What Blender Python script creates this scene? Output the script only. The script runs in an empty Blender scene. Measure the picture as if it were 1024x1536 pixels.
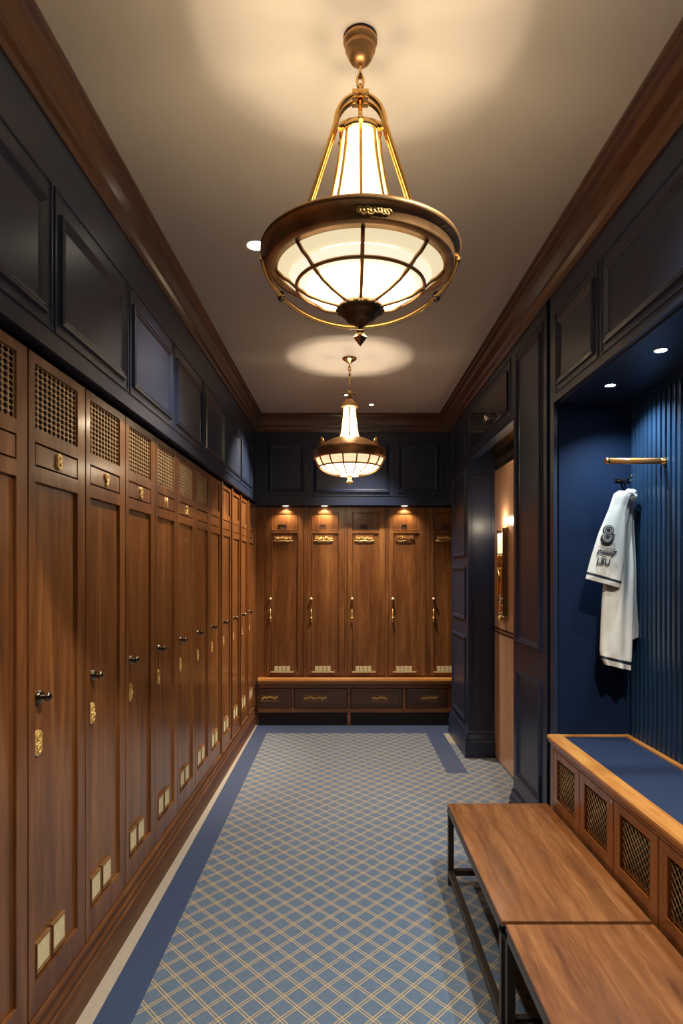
import bpy, bmesh, math, random
from mathutils import Matrix, Vector

SC = bpy.context.scene
COL = SC.collection
PI = math.pi
R = math.radians

# ------------------------------------------------------------------ camera, world, exposure
CZ = 1.45                       # eye height
F = 960.0                       # focal length in pixels of a 1024 x 1536 frame
CX, CY = 513.0, 857.0           # principal point
cam_d = bpy.data.cameras.new('camera')
cam_d.sensor_fit = 'VERTICAL'
cam_d.sensor_height = 36
cam_d.sensor_width = 24
cam_d.lens = 36 * F / 1536
cam_d.shift_y = (CY - 768) / 1536
cam_d.shift_x = -(CX - 512) / 1536
cam_d.clip_start = 0.05
cam = bpy.data.objects.new('camera', cam_d)
COL.objects.link(cam)
cam.location = (0, 0, CZ)
cam.rotation_euler = (PI / 2, 0, 0)
SC.camera = cam

world = bpy.data.worlds.new('world')
SC.world = world
world.use_nodes = True
world.node_tree.nodes['Background'].inputs[0].default_value = (0.02, 0.02, 0.02, 1)

SC.view_settings.view_transform = 'Standard'
SC.view_settings.look = 'None'
SC.view_settings.gamma = 1
SC.view_settings.use_curve_mapping = False
SC.view_settings.exposure = 0.7
try:
    SC.cycles.use_denoising = True
    SC.cycles.denoiser = 'OPENIMAGEDENOISE'
    SC.cycles.max_bounces = 8
    SC.cycles.diffuse_bounces = 4
    SC.cycles.glossy_bounces = 4
    SC.cycles.sample_clamp_indirect = 4
    SC.cycles.caustics_reflective = False
    SC.cycles.caustics_refractive = False
except Exception:
    pass

# light tuning
WARM = (1.0, 0.83, 0.62)
COOL = (0.74, 0.90, 1.0)
NEUT = (1.0, 0.88, 0.72)
E_UP1, E_UP2 = 2.2, 3.4         # uplight bulbs inside the pendants (each)
E_DOWN = 75.0                   # ceiling downlights
E_BAY = 14.0                    # cool spots over the seat niche
E_PUCK = 5.0                    # puck lights over the far lockers
G_BOWL, G_TIER, G_CONE = 8.0, 0.50, 0.42
E_CONE = 11.0                   # bulb inside each frosted cone    # glow of the pendant glass

# ------------------------------------------------------------------ materials
def new_mat(name):
    m = bpy.data.materials.new(name)
    m.use_nodes = True
    nt = m.node_tree
    return m, nt, nt.nodes['Principled BSDF']

def N(nt, kind, **kw):
    n = nt.nodes.new(kind)
    for k, v in kw.items():
        setattr(n, k, v)
    return n

def mathn(nt, op, a, b=None, c=None):
    n = N(nt, 'ShaderNodeMath', operation=op)
    for i, v in enumerate((a, b, c)):
        if v is None:
            continue
        if isinstance(v, (int, float)):
            n.inputs[i].default_value = v
        else:
            nt.links.new(v, n.inputs[i])
    return n.outputs[0]

def mat_plain(name, col, rough=0.5, metal=0.0, var=0.06, scale=30, bump=0.0, coat=0.0, spec=0.5):
    m, nt, b = new_mat(name)
    L = nt.links.new
    tc = N(nt, 'ShaderNodeTexCoord')
    no = N(nt, 'ShaderNodeTexNoise')
    no.inputs['Scale'].default_value = scale
    no.inputs['Detail'].default_value = 3
    L(tc.outputs['Object'], no.inputs['Vector'])
    cr = N(nt, 'ShaderNodeValToRGB')
    cr.color_ramp.elements[0].position = 0.3
    cr.color_ramp.elements[1].position = 0.7
    cr.color_ramp.elements[0].color = tuple(c * (1 - var) for c in col) + (1,)
    cr.color_ramp.elements[1].color = tuple(min(1, c * (1 + var)) for c in col) + (1,)
    L(no.outputs['Fac'], cr.inputs['Fac'])
    L(cr.outputs['Color'], b.inputs['Base Color'])
    b.inputs['Roughness'].default_value = rough
    b.inputs['Metallic'].default_value = metal
    b.inputs['Specular IOR Level'].default_value = spec
    b.inputs['Coat Weight'].default_value = coat
    b.inputs['Coat Roughness'].default_value = 0.12
    if bump:
        bp = N(nt, 'ShaderNodeBump')
        bp.inputs['Strength'].default_value = bump
        bp.inputs['Distance'].default_value = 0.002
        L(no.outputs['Fac'], bp.inputs['Height'])
        L(bp.outputs['Normal'], b.inputs['Normal'])
    return m

def mat_wood(name, dark, mid, light, axis='z', rough=0.32, coat=0.35, scale=1.0, contrast=1.0):
    """varnished wood, grain along the given object axis"""
    m, nt, b = new_mat(name)
    L = nt.links.new
    tc = N(nt, 'ShaderNodeTexCoord')
    oi = N(nt, 'ShaderNodeObjectInfo')
    off = N(nt, 'ShaderNodeVectorMath', operation='SCALE')
    cb = N(nt, 'ShaderNodeCombineXYZ')
    L(oi.outputs['Random'], cb.inputs[0]); L(oi.outputs['Random'], cb.inputs[1]); L(oi.outputs['Random'], cb.inputs[2])
    L(cb.outputs[0], off.inputs[0]); off.inputs['Scale'].default_value = 13.0
    add = N(nt, 'ShaderNodeVectorMath', operation='ADD')
    L(tc.outputs['Object'], add.inputs[0]); L(off.outputs[0], add.inputs[1])
    mp = N(nt, 'ShaderNodeMapping')
    s = [9.0 * scale] * 3
    s['xyz'.index(axis)] = 0.7 * scale
    mp.inputs['Scale'].default_value = s
    L(add.outputs[0], mp.inputs['Vector'])
    n1 = N(nt, 'ShaderNodeTexNoise')
    n1.inputs['Scale'].default_value = 1.3
    n1.inputs['Detail'].default_value = 6
    n1.inputs['Roughness'].default_value = 0.62
    n1.inputs['Distortion'].default_value = 0.6
    L(mp.outputs[0], n1.inputs['Vector'])
    n2 = N(nt, 'ShaderNodeTexNoise')
    n2.inputs['Scale'].default_value = 11.0
    n2.inputs['Detail'].default_value = 4
    L(mp.outputs[0], n2.inputs['Vector'])
    mix = mathn(nt, 'ADD', mathn(nt, 'MULTIPLY', n1.outputs['Fac'], 0.72), mathn(nt, 'MULTIPLY', n2.outputs['Fac'], 0.28))
    cr = N(nt, 'ShaderNodeValToRGB')
    e = cr.color_ramp.elements
    e[0].position = 0.5 - 0.17 / contrast; e[0].color = tuple(dark) + (1,)
    e[1].position = 0.5 + 0.17 / contrast; e[1].color = tuple(light) + (1,)
    k = e.new(0.5); k.color = tuple(mid) + (1,)
    L(mix, cr.inputs['Fac'])
    L(cr.outputs['Color'], b.inputs['Base Color'])
    b.inputs['Roughness'].default_value = rough
    b.inputs['Coat Weight'].default_value = coat
    b.inputs['Coat Roughness'].default_value = 0.15
    bp = N(nt, 'ShaderNodeBump')
    bp.inputs['Strength'].default_value = 0.12
    bp.inputs['Distance'].default_value = 0.001
    L(n2.outputs['Fac'], bp.inputs['Height'])
    L(bp.outputs['Normal'], b.inputs['Normal'])
    return m

def mat_glow(name, col, strength, base=(0.9, 0.85, 0.7)):
    m, nt, b = new_mat(name)
    b.inputs['Base Color'].default_value = tuple(base) + (1,)
    b.inputs['Roughness'].default_value = 0.25
    b.inputs['Emission Color'].default_value = tuple(col) + (1,)
    b.inputs['Emission Strength'].default_value = strength
    return m

def mat_carpet(name, base, line=None, var=0.25, rough=0.62, sheen=1.0):
    m, nt, b = new_mat(name)
    L = nt.links.new
    tc = N(nt, 'ShaderNodeTexCoord')
    no = N(nt, 'ShaderNodeTexNoise')
    no.inputs['Scale'].default_value = 55
    no.inputs['Detail'].default_value = 5
    no.inputs['Roughness'].default_value = 0.7
    L(tc.outputs['Object'], no.inputs['Vector'])
    fine = N(nt, 'ShaderNodeTexNoise')
    fine.inputs['Scale'].default_value = 420
    fine.inputs['Detail'].default_value = 2
    L(tc.outputs['Object'], fine.inputs['Vector'])
    cr = N(nt, 'ShaderNodeValToRGB')
    cr.color_ramp.elements[0].position = 0.32
    cr.color_ramp.elements[1].position = 0.68
    cr.color_ramp.elements[0].color = tuple(c * (1 - var) for c in base) + (1,)
    cr.color_ramp.elements[1].color = tuple(min(1, c * (1 + var)) for c in base) + (1,)
    f = mathn(nt, 'ADD', mathn(nt, 'MULTIPLY', no.outputs['Fac'], 0.6), mathn(nt, 'MULTIPLY', fine.outputs['Fac'], 0.4))
    L(f, cr.inputs['Fac'])
    out = cr.outputs['Color']
    if line:
        sp = N(nt, 'ShaderNodeSeparateXYZ')
        L(tc.outputs['Object'], sp.inputs[0])
        xs = mathn(nt, 'MULTIPLY', sp.outputs[0], 1 / 0.100)
        ys = mathn(nt, 'MULTIPLY', sp.outputs[1], 1 / 0.112)
        masks = []
        for op in ('ADD', 'SUBTRACT'):
            u = mathn(nt, 'FRACT', mathn(nt, 'ADD', mathn(nt, op, xs, ys), 100.0))
            d = mathn(nt, 'ABSOLUTE', mathn(nt, 'SUBTRACT', u, 0.5))
            dd = mathn(nt, 'ABSOLUTE', mathn(nt, 'SUBTRACT', d, 0.072))
            mr = N(nt, 'ShaderNodeMapRange')
            mr.inputs['From Min'].default_value = 0.032
            mr.inputs['From Max'].default_value = 0.016
            L(dd, mr.inputs['Value'])
            masks.append(mr.outputs[0])
        mk = mathn(nt, 'MAXIMUM', masks[0], masks[1])
        mx = N(nt, 'ShaderNodeMix', data_type='RGBA')
        L(mk, mx.inputs[0]); L(out, mx.inputs[6])
        mx.inputs[7].default_value = tuple(line) + (1,)
        out = mx.outputs[2]
    L(out, b.inputs['Base Color'])
    b.inputs['Roughness'].default_value = rough
    b.inputs['Sheen Weight'].default_value = sheen
    b.inputs['Sheen Roughness'].default_value = 0.3
    b.inputs['Specular IOR Level'].default_value = 0.5
    bp = N(nt, 'ShaderNodeBump')
    bp.inputs['Strength'].default_value = 0.5
    bp.inputs['Distance'].default_value = 0.002
    L(fine.outputs['Fac'], bp.inputs['Height'])
    L(bp.outputs['Normal'], b.inputs['Normal'])
    return m

WD, WM, WL = (0.095, 0.031, 0.009), (0.20, 0.073, 0.020), (0.33, 0.138, 0.042)
M = {
    'walnut': mat_wood('walnut_varnish', WD, WM, WL, 'z'),
    'walnut_h': mat_wood('walnut_varnish_horizontal', WD, WM, WL, 'x'),
    'crown': mat_wood('walnut_crown', (0.040, 0.012, 0.004), (0.088, 0.029, 0.009), (0.155, 0.058, 0.019), 'x', rough=0.3),
    'skirt': mat_wood('dark_walnut_skirting', (0.07, 0.024, 0.008), (0.145, 0.052, 0.016), (0.25, 0.098, 0.032), 'x', rough=0.55, coat=0.05),
    'oak': mat_wood('honey_oak_edge', (0.34, 0.115, 0.022), (0.50, 0.20, 0.045), (0.66, 0.32, 0.09), 'x', rough=0.3),
    'cabinet': mat_wood('reddish_cabinet_wood', (0.15, 0.048, 0.014), (0.25, 0.088, 0.026), (0.34, 0.13, 0.04), 'z'),
    'top': mat_wood('bench_top_wood', (0.095, 0.034, 0.011), (0.215, 0.082, 0.027), (0.37, 0.16, 0.058), 'y', rough=0.34, coat=0.15, scale=1.9, contrast=0.9),
    'drawer': mat_wood('dark_drawer_wood', (0.075, 0.032, 0.018), (0.12, 0.052, 0.029), (0.17, 0.078, 0.043), 'x'),
    'groove': mat_plain('dark_gap', (0.012, 0.006, 0.004), 0.8),
    'kick': mat_plain('dark_toe_kick', (0.018, 0.012, 0.009), 0.5),
    'navy': mat_plain('navy_paint', (0.015, 0.024, 0.056), 0.34, var=0.05, scale=3, spec=0.5),
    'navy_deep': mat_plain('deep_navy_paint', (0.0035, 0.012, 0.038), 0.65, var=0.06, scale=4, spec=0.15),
    'slat': mat_plain('blue_slat_paint', (0.012, 0.033, 0.072), 0.33, var=0.12, scale=8),
    'plaster': mat_plain('ceiling_plaster', (0.60, 0.53, 0.46), 0.9, var=0.015, scale=2, spec=0.1),
    'brass': mat_plain('polished_brass', (0.80, 0.50, 0.17), 0.2, 1.0, scale=60),
    'gold': mat_plain('bright_gold', (1.0, 0.66, 0.24), 0.30, 0.55, var=0.1, scale=120, bump=0.4),
    'plate': mat_plain('pale_gold_plate', (0.98, 0.82, 0.50), 0.35, 0.25, var=0.12, scale=60),
    'bronze': mat_plain('aged_bronze', (0.50, 0.28, 0.12), 0.42, 0.85, var=0.25, scale=18),
    'darkbronze': mat_plain('dark_bronze', (0.13, 0.085, 0.045), 0.4, 1.0, var=0.3, scale=60, bump=0.6),
    'pewter': mat_plain('dark_pewter', (0.20, 0.16, 0.12), 0.2, 1.0, scale=60),
    'mesh': mat_plain('bronze_mesh', (0.50, 0.33, 0.17), 0.42, 0.5, scale=60),
    'chrome': mat_plain('chrome', (0.8, 0.8, 0.8), 0.08, 1.0),
    'steel': mat_plain('dark_painted_steel', (0.075, 0.060, 0.050), 0.35, 0.5, scale=20),
    'copper': mat_wood('blonde_copper_veneer', (0.52, 0.27, 0.14), (0.60, 0.33, 0.18), (0.67, 0.39, 0.23), 'z', rough=0.28, coat=0.3),
    'carpet': mat_carpet('blue_diamond_carpet', (0.105, 0.165, 0.255), (0.56, 0.40, 0.18)),
    'border': mat_carpet('navy_carpet_border', (0.030, 0.062, 0.150)),
    'edge': mat_carpet('greige_carpet_edge', (0.46, 0.41, 0.34), var=0.18),
    'cushion': mat_carpet('blue_wool_cushion', (0.005, 0.018, 0.060), var=0.22, sheen=0.08),
    'cloth': mat_plain('white_jersey_cloth', (0.62, 0.60, 0.55), 0.85, var=0.04, scale=25, bump=0.25, spec=0.15),
    'ink': mat_plain('black_print', (0.012, 0.014, 0.028), 0.6),
    'dark': mat_plain('locker_inside', (0.010, 0.006, 0.005), 0.9),
    'blackglass': mat_plain('black_glass', (0.010, 0.013, 0.022), 0.06, spec=0.8),
    'bowl': mat_glow('glowing_bowl_glass', (1.0, 0.84, 0.58), G_BOWL),
    'tier': mat_glow('cream_tier_glass', (1.0, 0.84, 0.52), G_TIER),
    'mid': mat_glow('white_step_glass', (1.0, 0.88, 0.66), 0.62),
    'wire': mat_plain('brass_wire', (0.46, 0.30, 0.15), 0.45, 0.5),
    'cone': mat_glow('glowing_cone_glass', (1.0, 0.83, 0.54), G_CONE * 1.4),
    'bulb': mat_glow('lit_bulb', (1.0, 0.80, 0.55), 25),
    'led_p': mat_glow('lit_puck_lens', (1.0, 0.84, 0.62), 3),
    'led_w': mat_glow('lit_warm_lens', (1.0, 0.88, 0.70), 12),
    'led_c': mat_glow('lit_cool_lens', (0.80, 0.92, 1.0), 30),
}

def frost(m, amount):
    nt = m.node_tree
    out = nt.nodes['Material Output']
    t = nt.nodes.new('ShaderNodeBsdfTransparent')
    t.inputs[0].default_value = (1.0, 0.95, 0.85, 1)
    x = nt.nodes.new('ShaderNodeMixShader')
    x.inputs[0].default_value = amount
    nt.links.new(nt.nodes['Principled BSDF'].outputs[0], x.inputs[1])
    nt.links.new(t.outputs[0], x.inputs[2])
    nt.links.new(x.outputs[0], out.inputs['Surface'])
frost(M['cone'], 0.16)

def bulb_light(name, loc, energy, color, radius, parent):
    d = bpy.data.lights.new(name, 'POINT')
    d.energy = energy
    d.color = color
    d.shadow_soft_size = radius
    o = bpy.data.objects.new(name, d)
    COL.objects.link(o)
    o.parent = parent
    o.location = loc
    return o

# ------------------------------------------------------------------ mesh helpers
class MB:
    """collects shapes for ONE mesh object"""
    def __init__(self):
        self.bm = bmesh.new()
        self.mi = 0
        self.T = Matrix.Identity(4)

    def v(self, x, y, z):
        return self.bm.verts.new(self.T @ Vector((x, y, z)))

    def f(self, vs, smooth=False):
        try:
            fc = self.bm.faces.new(vs)
        except ValueError:
            return None
        fc.material_index = self.mi
        fc.smooth = smooth
        return fc

    def box(self, x0, x1, y0, y1, z0, z1, bev=0.0):
        if x0 > x1: x0, x1 = x1, x0
        if y0 > y1: y0, y1 = y1, y0
        if z0 > z1: z0, z1 = z1, z0
        vs = [self.v(x, y, z) for x in (x0, x1) for y in (y0, y1) for z in (z0, z1)]
        q = [(0, 1, 3, 2), (4, 6, 7, 5), (0, 4, 5, 1), (2, 3, 7, 6), (0, 2, 6, 4), (1, 5, 7, 3)]
        fs = [self.f([vs[i] for i in a]) for a in q]
        if bev > 0:
            es = list({e for fc in fs for e in fc.edges})
            r = bmesh.ops.bevel(self.bm, geom=es, offset=bev, segments=2, affect='EDGES', profile=0.7)
            for fc in r['faces']:
                fc.material_index = self.mi
        return self

    def rings(self, x0, x1, z0, z1, prof, y=0.0, cap=True):
        """nested rectangular mouldings on a plane facing -y: prof = [(inset, out), ...]"""
        prev = None
        for ins, out in prof:
            a = [self.v(x0 + ins, y - out, z0 + ins), self.v(x1 - ins, y - out, z0 + ins),
                 self.v(x1 - ins, y - out, z1 - ins), self.v(x0 + ins, y - out, z1 - ins)]
            if prev:
                for i in range(4):
                    self.f([prev[i], prev[(i + 1) % 4], a[(i + 1) % 4], a[i]])
            prev = a
        if cap:
            self.f(prev)
        return self

    def tube(self, pts, r, n=10, closed=False, smooth=True):
        pts = [Vector(p) for p in pts]
        k = len(pts)
        rs = r if isinstance(r, (list, tuple)) else [r] * k
        prev_n = None
        loops = []
        for i, p in enumerate(pts):
            if closed:
                t = pts[(i + 1) % k] - pts[i - 1]
            else:
                t = pts[min(i + 1, k - 1)] - pts[max(i - 1, 0)]
            t.normalize()
            if prev_n is None:
                ref = Vector((0, 0, 1)) if abs(t.z) < 0.9 else Vector((1, 0, 0))
                nn = (ref - t * ref.dot(t)).normalized()
            else:
                nn = (prev_n - t * prev_n.dot(t)).normalized()
            prev_n = nn
            bb = t.cross(nn)
            loops.append([self.v(*(p + (nn * math.cos(2 * PI * j / n) + bb * math.sin(2 * PI * j / n)) * rs[i])) for j in range(n)])
        m = k if closed else k - 1
        for i in range(m):
            a, b = loops[i], loops[(i + 1) % k]
            for j in range(n):
                self.f([a[j], a[(j + 1) % n], b[(j + 1) % n], b[j]], smooth)
        if not closed:
            self.f(loops[0][::-1]); self.f(loops[-1])
        return self

    def lathe(self, prof, n=32, c=(0, 0, 0), axis='z', smooth=True, closed=False, cap=False):
        def pt(r, h, a):
            if axis == 'z':
                return (c[0] + r * math.cos(a), c[1] + r * math.sin(a), c[2] + h)
            if axis == 'y':
                return (c[0] + r * math.cos(a), c[1] + h, c[2] + r * math.sin(a))
            return (c[0] + h, c[1] + r * math.cos(a), c[2] + r * math.sin(a))
        loops = [[self.v(*pt(r, h, 2 * PI * j / n)) for j in range(n)] for r, h in prof]
        m = len(loops) if closed else len(loops) - 1
        for i in range(m):
            a, b = loops[i], loops[(i + 1) % len(loops)]
            for j in range(n):
                self.f([a[j], a[(j + 1) % n], b[(j + 1) % n], b[j]], smooth)
        if cap:
            self.f(loops[0]); self.f(loops[-1])
        return self

    def prism(self, prof, along0, along1, axis='x'):
        """profile points (out, z) swept along local x; out goes towards -y"""
        a = [self.v(along0, -o, z) for o, z in prof]
        b = [self.v(along1, -o, z) for o, z in prof]
        n = len(prof)
        for i in range(n):
            self.f([a[i], a[(i + 1) % n], b[(i + 1) % n], b[i]])
        self.f(a[::-1]); self.f(b)
        return self

    def mesh(self, name, mats):
        bmesh.ops.recalc_face_normals(self.bm, faces=self.bm.faces)
        me = bpy.data.meshes.new(name)
        self.bm.to_mesh(me)
        self.bm.free()
        for m in (mats if isinstance(mats, (list, tuple)) else [mats]):
            me.materials.append(m)
        return me

    def build(self, name, mats, parent=None, mw=None):
        o = bpy.data.objects.new(name, self.mesh(name, mats))
        COL.objects.link(o)
        if parent:
            o.parent = parent
        if mw is not None:
            o.matrix_world = mw
        return o

def tag(o, label, cat, group=None):
    o['label'] = label
    o['category'] = cat
    if group:
        o['group'] = group
    return o

def thing(name, label, cat, loc=(0, 0, 0), rz=0.0, group=None):
    o = bpy.data.objects.new(name, None)
    o.empty_display_size = 0.1
    COL.objects.link(o)
    o.location = loc
    o.rotation_euler = (0, 0, rz)
    return tag(o, label, cat, group)

def struct(name, mb, mats, loc=(0, 0, 0), rz=0.0, parent=None):
    o = mb.build(name, mats, parent)
    o.location = loc
    o.rotation_euler = (0, 0, rz)
    if not parent:
        o['kind'] = 'structure'
    return o

def copy_tree(src, parent=None):
    c = src.copy()
    COL.objects.link(c)
    c.parent = parent
    for ch in list(src.children):
        copy_tree(ch, c)
    return c

_txt = {}
def text_mesh(s, size, extrude=0.001, bevel=0.0, align='CENTER', shear=0.0, offset=0.0):
    """text as a mesh in the local x-z plane facing -y"""
    key = (s, size, extrude, bevel, shear, offset)
    if key in _txt:
        return _txt[key]
    cu = bpy.data.curves.new('lettering', 'FONT')
    cu.body = s
    cu.size = size
    cu.extrude = extrude
    cu.bevel_depth = bevel
    cu.bevel_resolution = 2
    cu.align_x = align
    cu.align_y = 'CENTER'
    cu.shear = shear
    cu.offset = offset
    cu.resolution_u = 5
    o = bpy.data.objects.new('lettering', cu)
    COL.objects.link(o)
    bpy.context.view_layer.update()
    me = bpy.data.meshes.new_from_object(o.evaluated_get(bpy.context.evaluated_depsgraph_get()))
    bpy.data.objects.remove(o)
    me.transform(Matrix.Rotation(PI / 2, 4, 'X'))
    me.name = 'lettering'
    _txt[key] = me
    return me

def text_obj(name, s, size, mat, parent, loc, extrude=0.001, bevel=0.0, shear=0.0, rot=(0, 0, 0), scale=(1, 1, 1), offset=0.0):
    me = text_mesh(s, size, extrude, bevel, shear=shear, offset=offset).copy()
    me.materials.clear()
    me.materials.append(mat)
    o = bpy.data.objects.new(name, me)
    COL.objects.link(o)
    o.parent = parent
    o.location = loc
    o.rotation_euler = rot
    o.scale = scale
    return o

def spot(name, loc, target, energy, angle, color, blend=0.6, radius=0.03, parent=None):
    d = bpy.data.lights.new(name, 'SPOT')
    d.energy = energy
    d.spot_size = R(angle)
    d.spot_blend = blend
    d.color = color
    d.shadow_soft_size = radius
    o = bpy.data.objects.new(name, d)
    COL.objects.link(o)
    o.location = loc
    dirv = Vector(target) - Vector(loc)
    o.rotation_euler = dirv.to_track_quat('-Z', 'Y').to_euler()
    if parent:
        o.parent = parent
    return o

# ------------------------------------------------------------------ room layout
YF = 6.05                       # far locker fronts
H = 2.90                        # ceiling
LK = 0.011                      # the left wall runs very slightly inwards
A_L = PI / 2 - math.atan(LK)    # rotation of things on the left wall (front faces +x)
A_R = -PI / 2                   # rotation of things on the right wall (front faces -x)
XR = 0.985                      # right wall face
LOCK_Z0, LOCK_Z1 = 0.19, 2.075

def left(y, off=0.0):           # point on the left locker front line
    return (-0.89 + LK * y + off, y, 0)

# floor ---------------------------------------------------------------
fl = MB()
xs = [-1.5, -0.80, -0.675, 0.752, 0.905, 2.2]
ys = [-1.8, 4.60, 5.40, 5.73, 6.6]
for i in range(5):
    for j in range(4):
        k = 0
        if j == 3:
            k = 1 if i >= 1 else 2
        elif i == 0: k = 2
        elif i == 1: k = 1
        elif i == 3: k = 1 if j >= 1 else 0
        elif i == 4: k = 2 if j == 2 else 0
        fl.mi = k
        fl.f([fl.v(xs[i], ys[j], 0), fl.v(xs[i + 1], ys[j], 0), fl.v(xs[i + 1], ys[j + 1], 0), fl.v(xs[i], ys[j + 1], 0)])
fl.mi = 2
fl.box(-1.5, 2.2, -1.8, 6.6, -0.1, -0.004)
struct('floor', fl, [M['carpet'], M['border'], M['edge']])
# ceiling
struct('ceiling', MB().box(-1.5, 2.2, -1.8, 6.6, H, H + 0.1), M['plaster'])

PANEL = [(0.0, 0.0), (0.002, 0.010), (0.010, 0.013), (0.016, 0.007), (0.022, 0.010), (0.030, 0.002), (0.034, 0.0008)]
THIN = [(0.0, 0.0), (0.001, 0.005), (0.006, 0.005), (0.008, 0.0008)]
CROWN = [(0, 0), (0.10, 0), (0.14, 0.16), (0.30, 0.25), (0.34, 0.38), (0.56, 0.60), (0.66, 0.78), (0.84, 0.81), (0.88, 0.91), (1.0, 0.93), (1.0, 1.0), (0, 1.0)]
def crown_prof(out, z0=2.74, z1=H):
    return [(o * out, z0 + z * (z1 - z0)) for o, z in CROWN]

# left wall: local x runs along +y, front towards +x
def on_left(y0, off):
    return (-0.89 + LK * y0 + off, y0, 0)
wl = MB()
L0, L1 = -1.8, 6.35
wl.box(0, L1 - L0, 0, 0.5, 2.09, H)                       # upper wall over the lockers
wl.box(0, L1 - L0, 0.42, 0.5, 0, 2.09)                    # wall behind the lockers
Y = lambda y: y - L0
for k in range(-6, 6):
    a = 1.90 + 0.637 * k
    wl.rings(Y(a) - 0.035, Y(a) + 0.585, 2.145, 2.575, THIN, cap=False)
    wl.rings(Y(a), Y(a + 0.55), 2.18, 2.51, PANEL)
struct('wall_left', wl, M['navy'], on_left(L0, 0.03), A_L)
struct('wall_left', MB().box(0, 1.388 + 1.8, 0.0, 0.41, 0, 2.09), M['walnut'], on_left(L0, 0.0), A_L)   # panelled return nearer than the lockers
struct('trim_1', MB().prism(crown_prof(0.062), 0, L1 - L0), M['crown'], on_left(L0, 0.03), A_L)
base = [(-0.006, 0), (0.013, 0), (0.013, 0.108), (0.006, 0.116), (0.010, 0.126), (0.010, 0.136), (0.002, 0.150), (0.001, 0.164), (0.009, 0.170), (0.011, 0.178), (0.007, 0.187), (-0.006, 0.187)]
struct('baseboard_left', MB().prism(base, 0, 5.97 - L0), M['skirt'], on_left(L0, 0.0), A_L)
struct('wall_left', MB().box(0, 5.97 - 1.388, 0.008, 0.41, 0, 0.186), M['walnut_h'], on_left(1.388, 0.0), A_L)

# back (far) wall
wb = MB()
UX0, UX1 = -0.87, 2.2
wb.box(-1.5, 2.2, 6.5, 6.6, 0, H)
wb.box(-1.5, 2.2, 5.95, 6.5, 2.065, H)
for x0, x1 in ((-0.69, -0.35), (-0.27, 0.44), (0.515, 0.90)):
    wb.rings(x0 - 0.03, x1 + 0.03, 2.15, 2.66, THIN, y=5.95, cap=False)
    wb.rings(x0, x1, 2.18, 2.63, PANEL, y=5.95)
struct('wall_back', wb, M['navy'])
struct('trim_2', MB().prism(crown_prof(0.095), -0.9, 1.1), M['crown'], (0, 5.95, 0), 0)

# right wall: pieces around the doorway recess and the seat niche
wr = MB()
BY0, BY1, BX, BZ = 0.80, 2.98, 1.34, 2.235      # niche
wr.box(XR, 2.2, BY0, 3.03, BZ, H)               # over the niche
wr.box(XR, BX + 0.3, BY1, 3.03, 0, BZ)          # thin stile beside the niche
wr.box(XR + 0.05, BX + 0.3, 3.03, 3.085, 0, H)  # dark slot
wr.box(XR, 1.6, 3.085, 3.68, 0, H)              # near pier
wr.box(XR, 1.05, 3.68, 5.0, 2.32, H)            # header over the doorway
wr.box(1.05, 1.6, 3.68, 5.0, 2.52, H)
wr.box(1.235, 1.6, 3.68, 5.0, 0, 2.52)          # behind the door
wr.box(XR, 1.6, 5.0, 5.77, 0, H)                # far pier
wr.box(XR, 1.6, 5.77, 6.1, 2.065, H)
wr.box(1.25, 1.6, 5.77, 6.5, 0, 2.065)
wr.box(XR, 1.6, -1.8, BY0, 0, H)                # wall nearer than the niche
wr.T = Matrix.Translation((XR, 0, 0)) @ Matrix.Rotation(A_R, 4, 'Z')    # local x = -y
def rp(y0, y1, z0, z1, prof=PANEL):
    wr.rings(-y1, -y0, z0, z1, prof, cap=prof is not THIN)
rp(2.46, 2.955, 2.27, 2.645, THIN); rp(2.495, 2.92, 2.30, 2.60)
rp(1.70, 2.43, 2.27, 2.645, THIN); rp(1.735, 2.395, 2.30, 2.60)
rp(0.95, 1.67, 2.27, 2.645, THIN); rp(0.985, 1.635, 2.30, 2.60)
rp(3.14, 3.62, 1.03, 2.68, THIN); rp(3.17, 3.59, 1.055, 2.64); rp(3.17, 3.59, 0.30, 0.90)
rp(3.74, 4.94, 2.36, 2.70, THIN)
for z0, z1 in ((0.26, 0.93), (1.06, 1.49), (1.57, 2.27), (2.37, 2.66)):
    rp(5.10, 5.68, z0, z1)
rp(-0.6, 0.6, 0.3, 0.9); rp(-0.6, 0.6, 1.05, 2.64)
wr.T = Matrix.Identity(4)
# raised field on the return that faces the camera
wr.rings(1.01, 1.17, 0.36, 2.2, THIN, y=5.0, cap=False)
struct('wall_right', wr, M['navy'])
struct('trim_3', MB().prism(crown_prof(0.095), -5.97, 1.8), M['crown'], (XR, 0, 0), A_R)
nb = [(0, 0), (0.030, 0), (0.030, 0.12), (0.022, 0.13), (0.024, 0.15), (0.014, 0.175), (0.012, 0.195), (0.004, 0.205), (0, 0.205)]
b = MB().prism(nb, -5.77, -4.97)
b.T = Matrix.Translation((0, 0, 0))
struct('baseboard_right', b, M['navy'], (XR, 0, 0), A_R)
struct('baseboard_right', MB().prism(nb, XR, 1.187), M['navy'], (0, 5.0, 0), 0)
struct('baseboard_right', MB().prism(nb, -3.68, -3.085), M['navy'], (XR, 0, 0), A_R)
# wall behind the camera
struct('wall_front', MB().box(-1.5, 2.2, -1.8, -1.7, 0, H), M['navy'])

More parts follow.
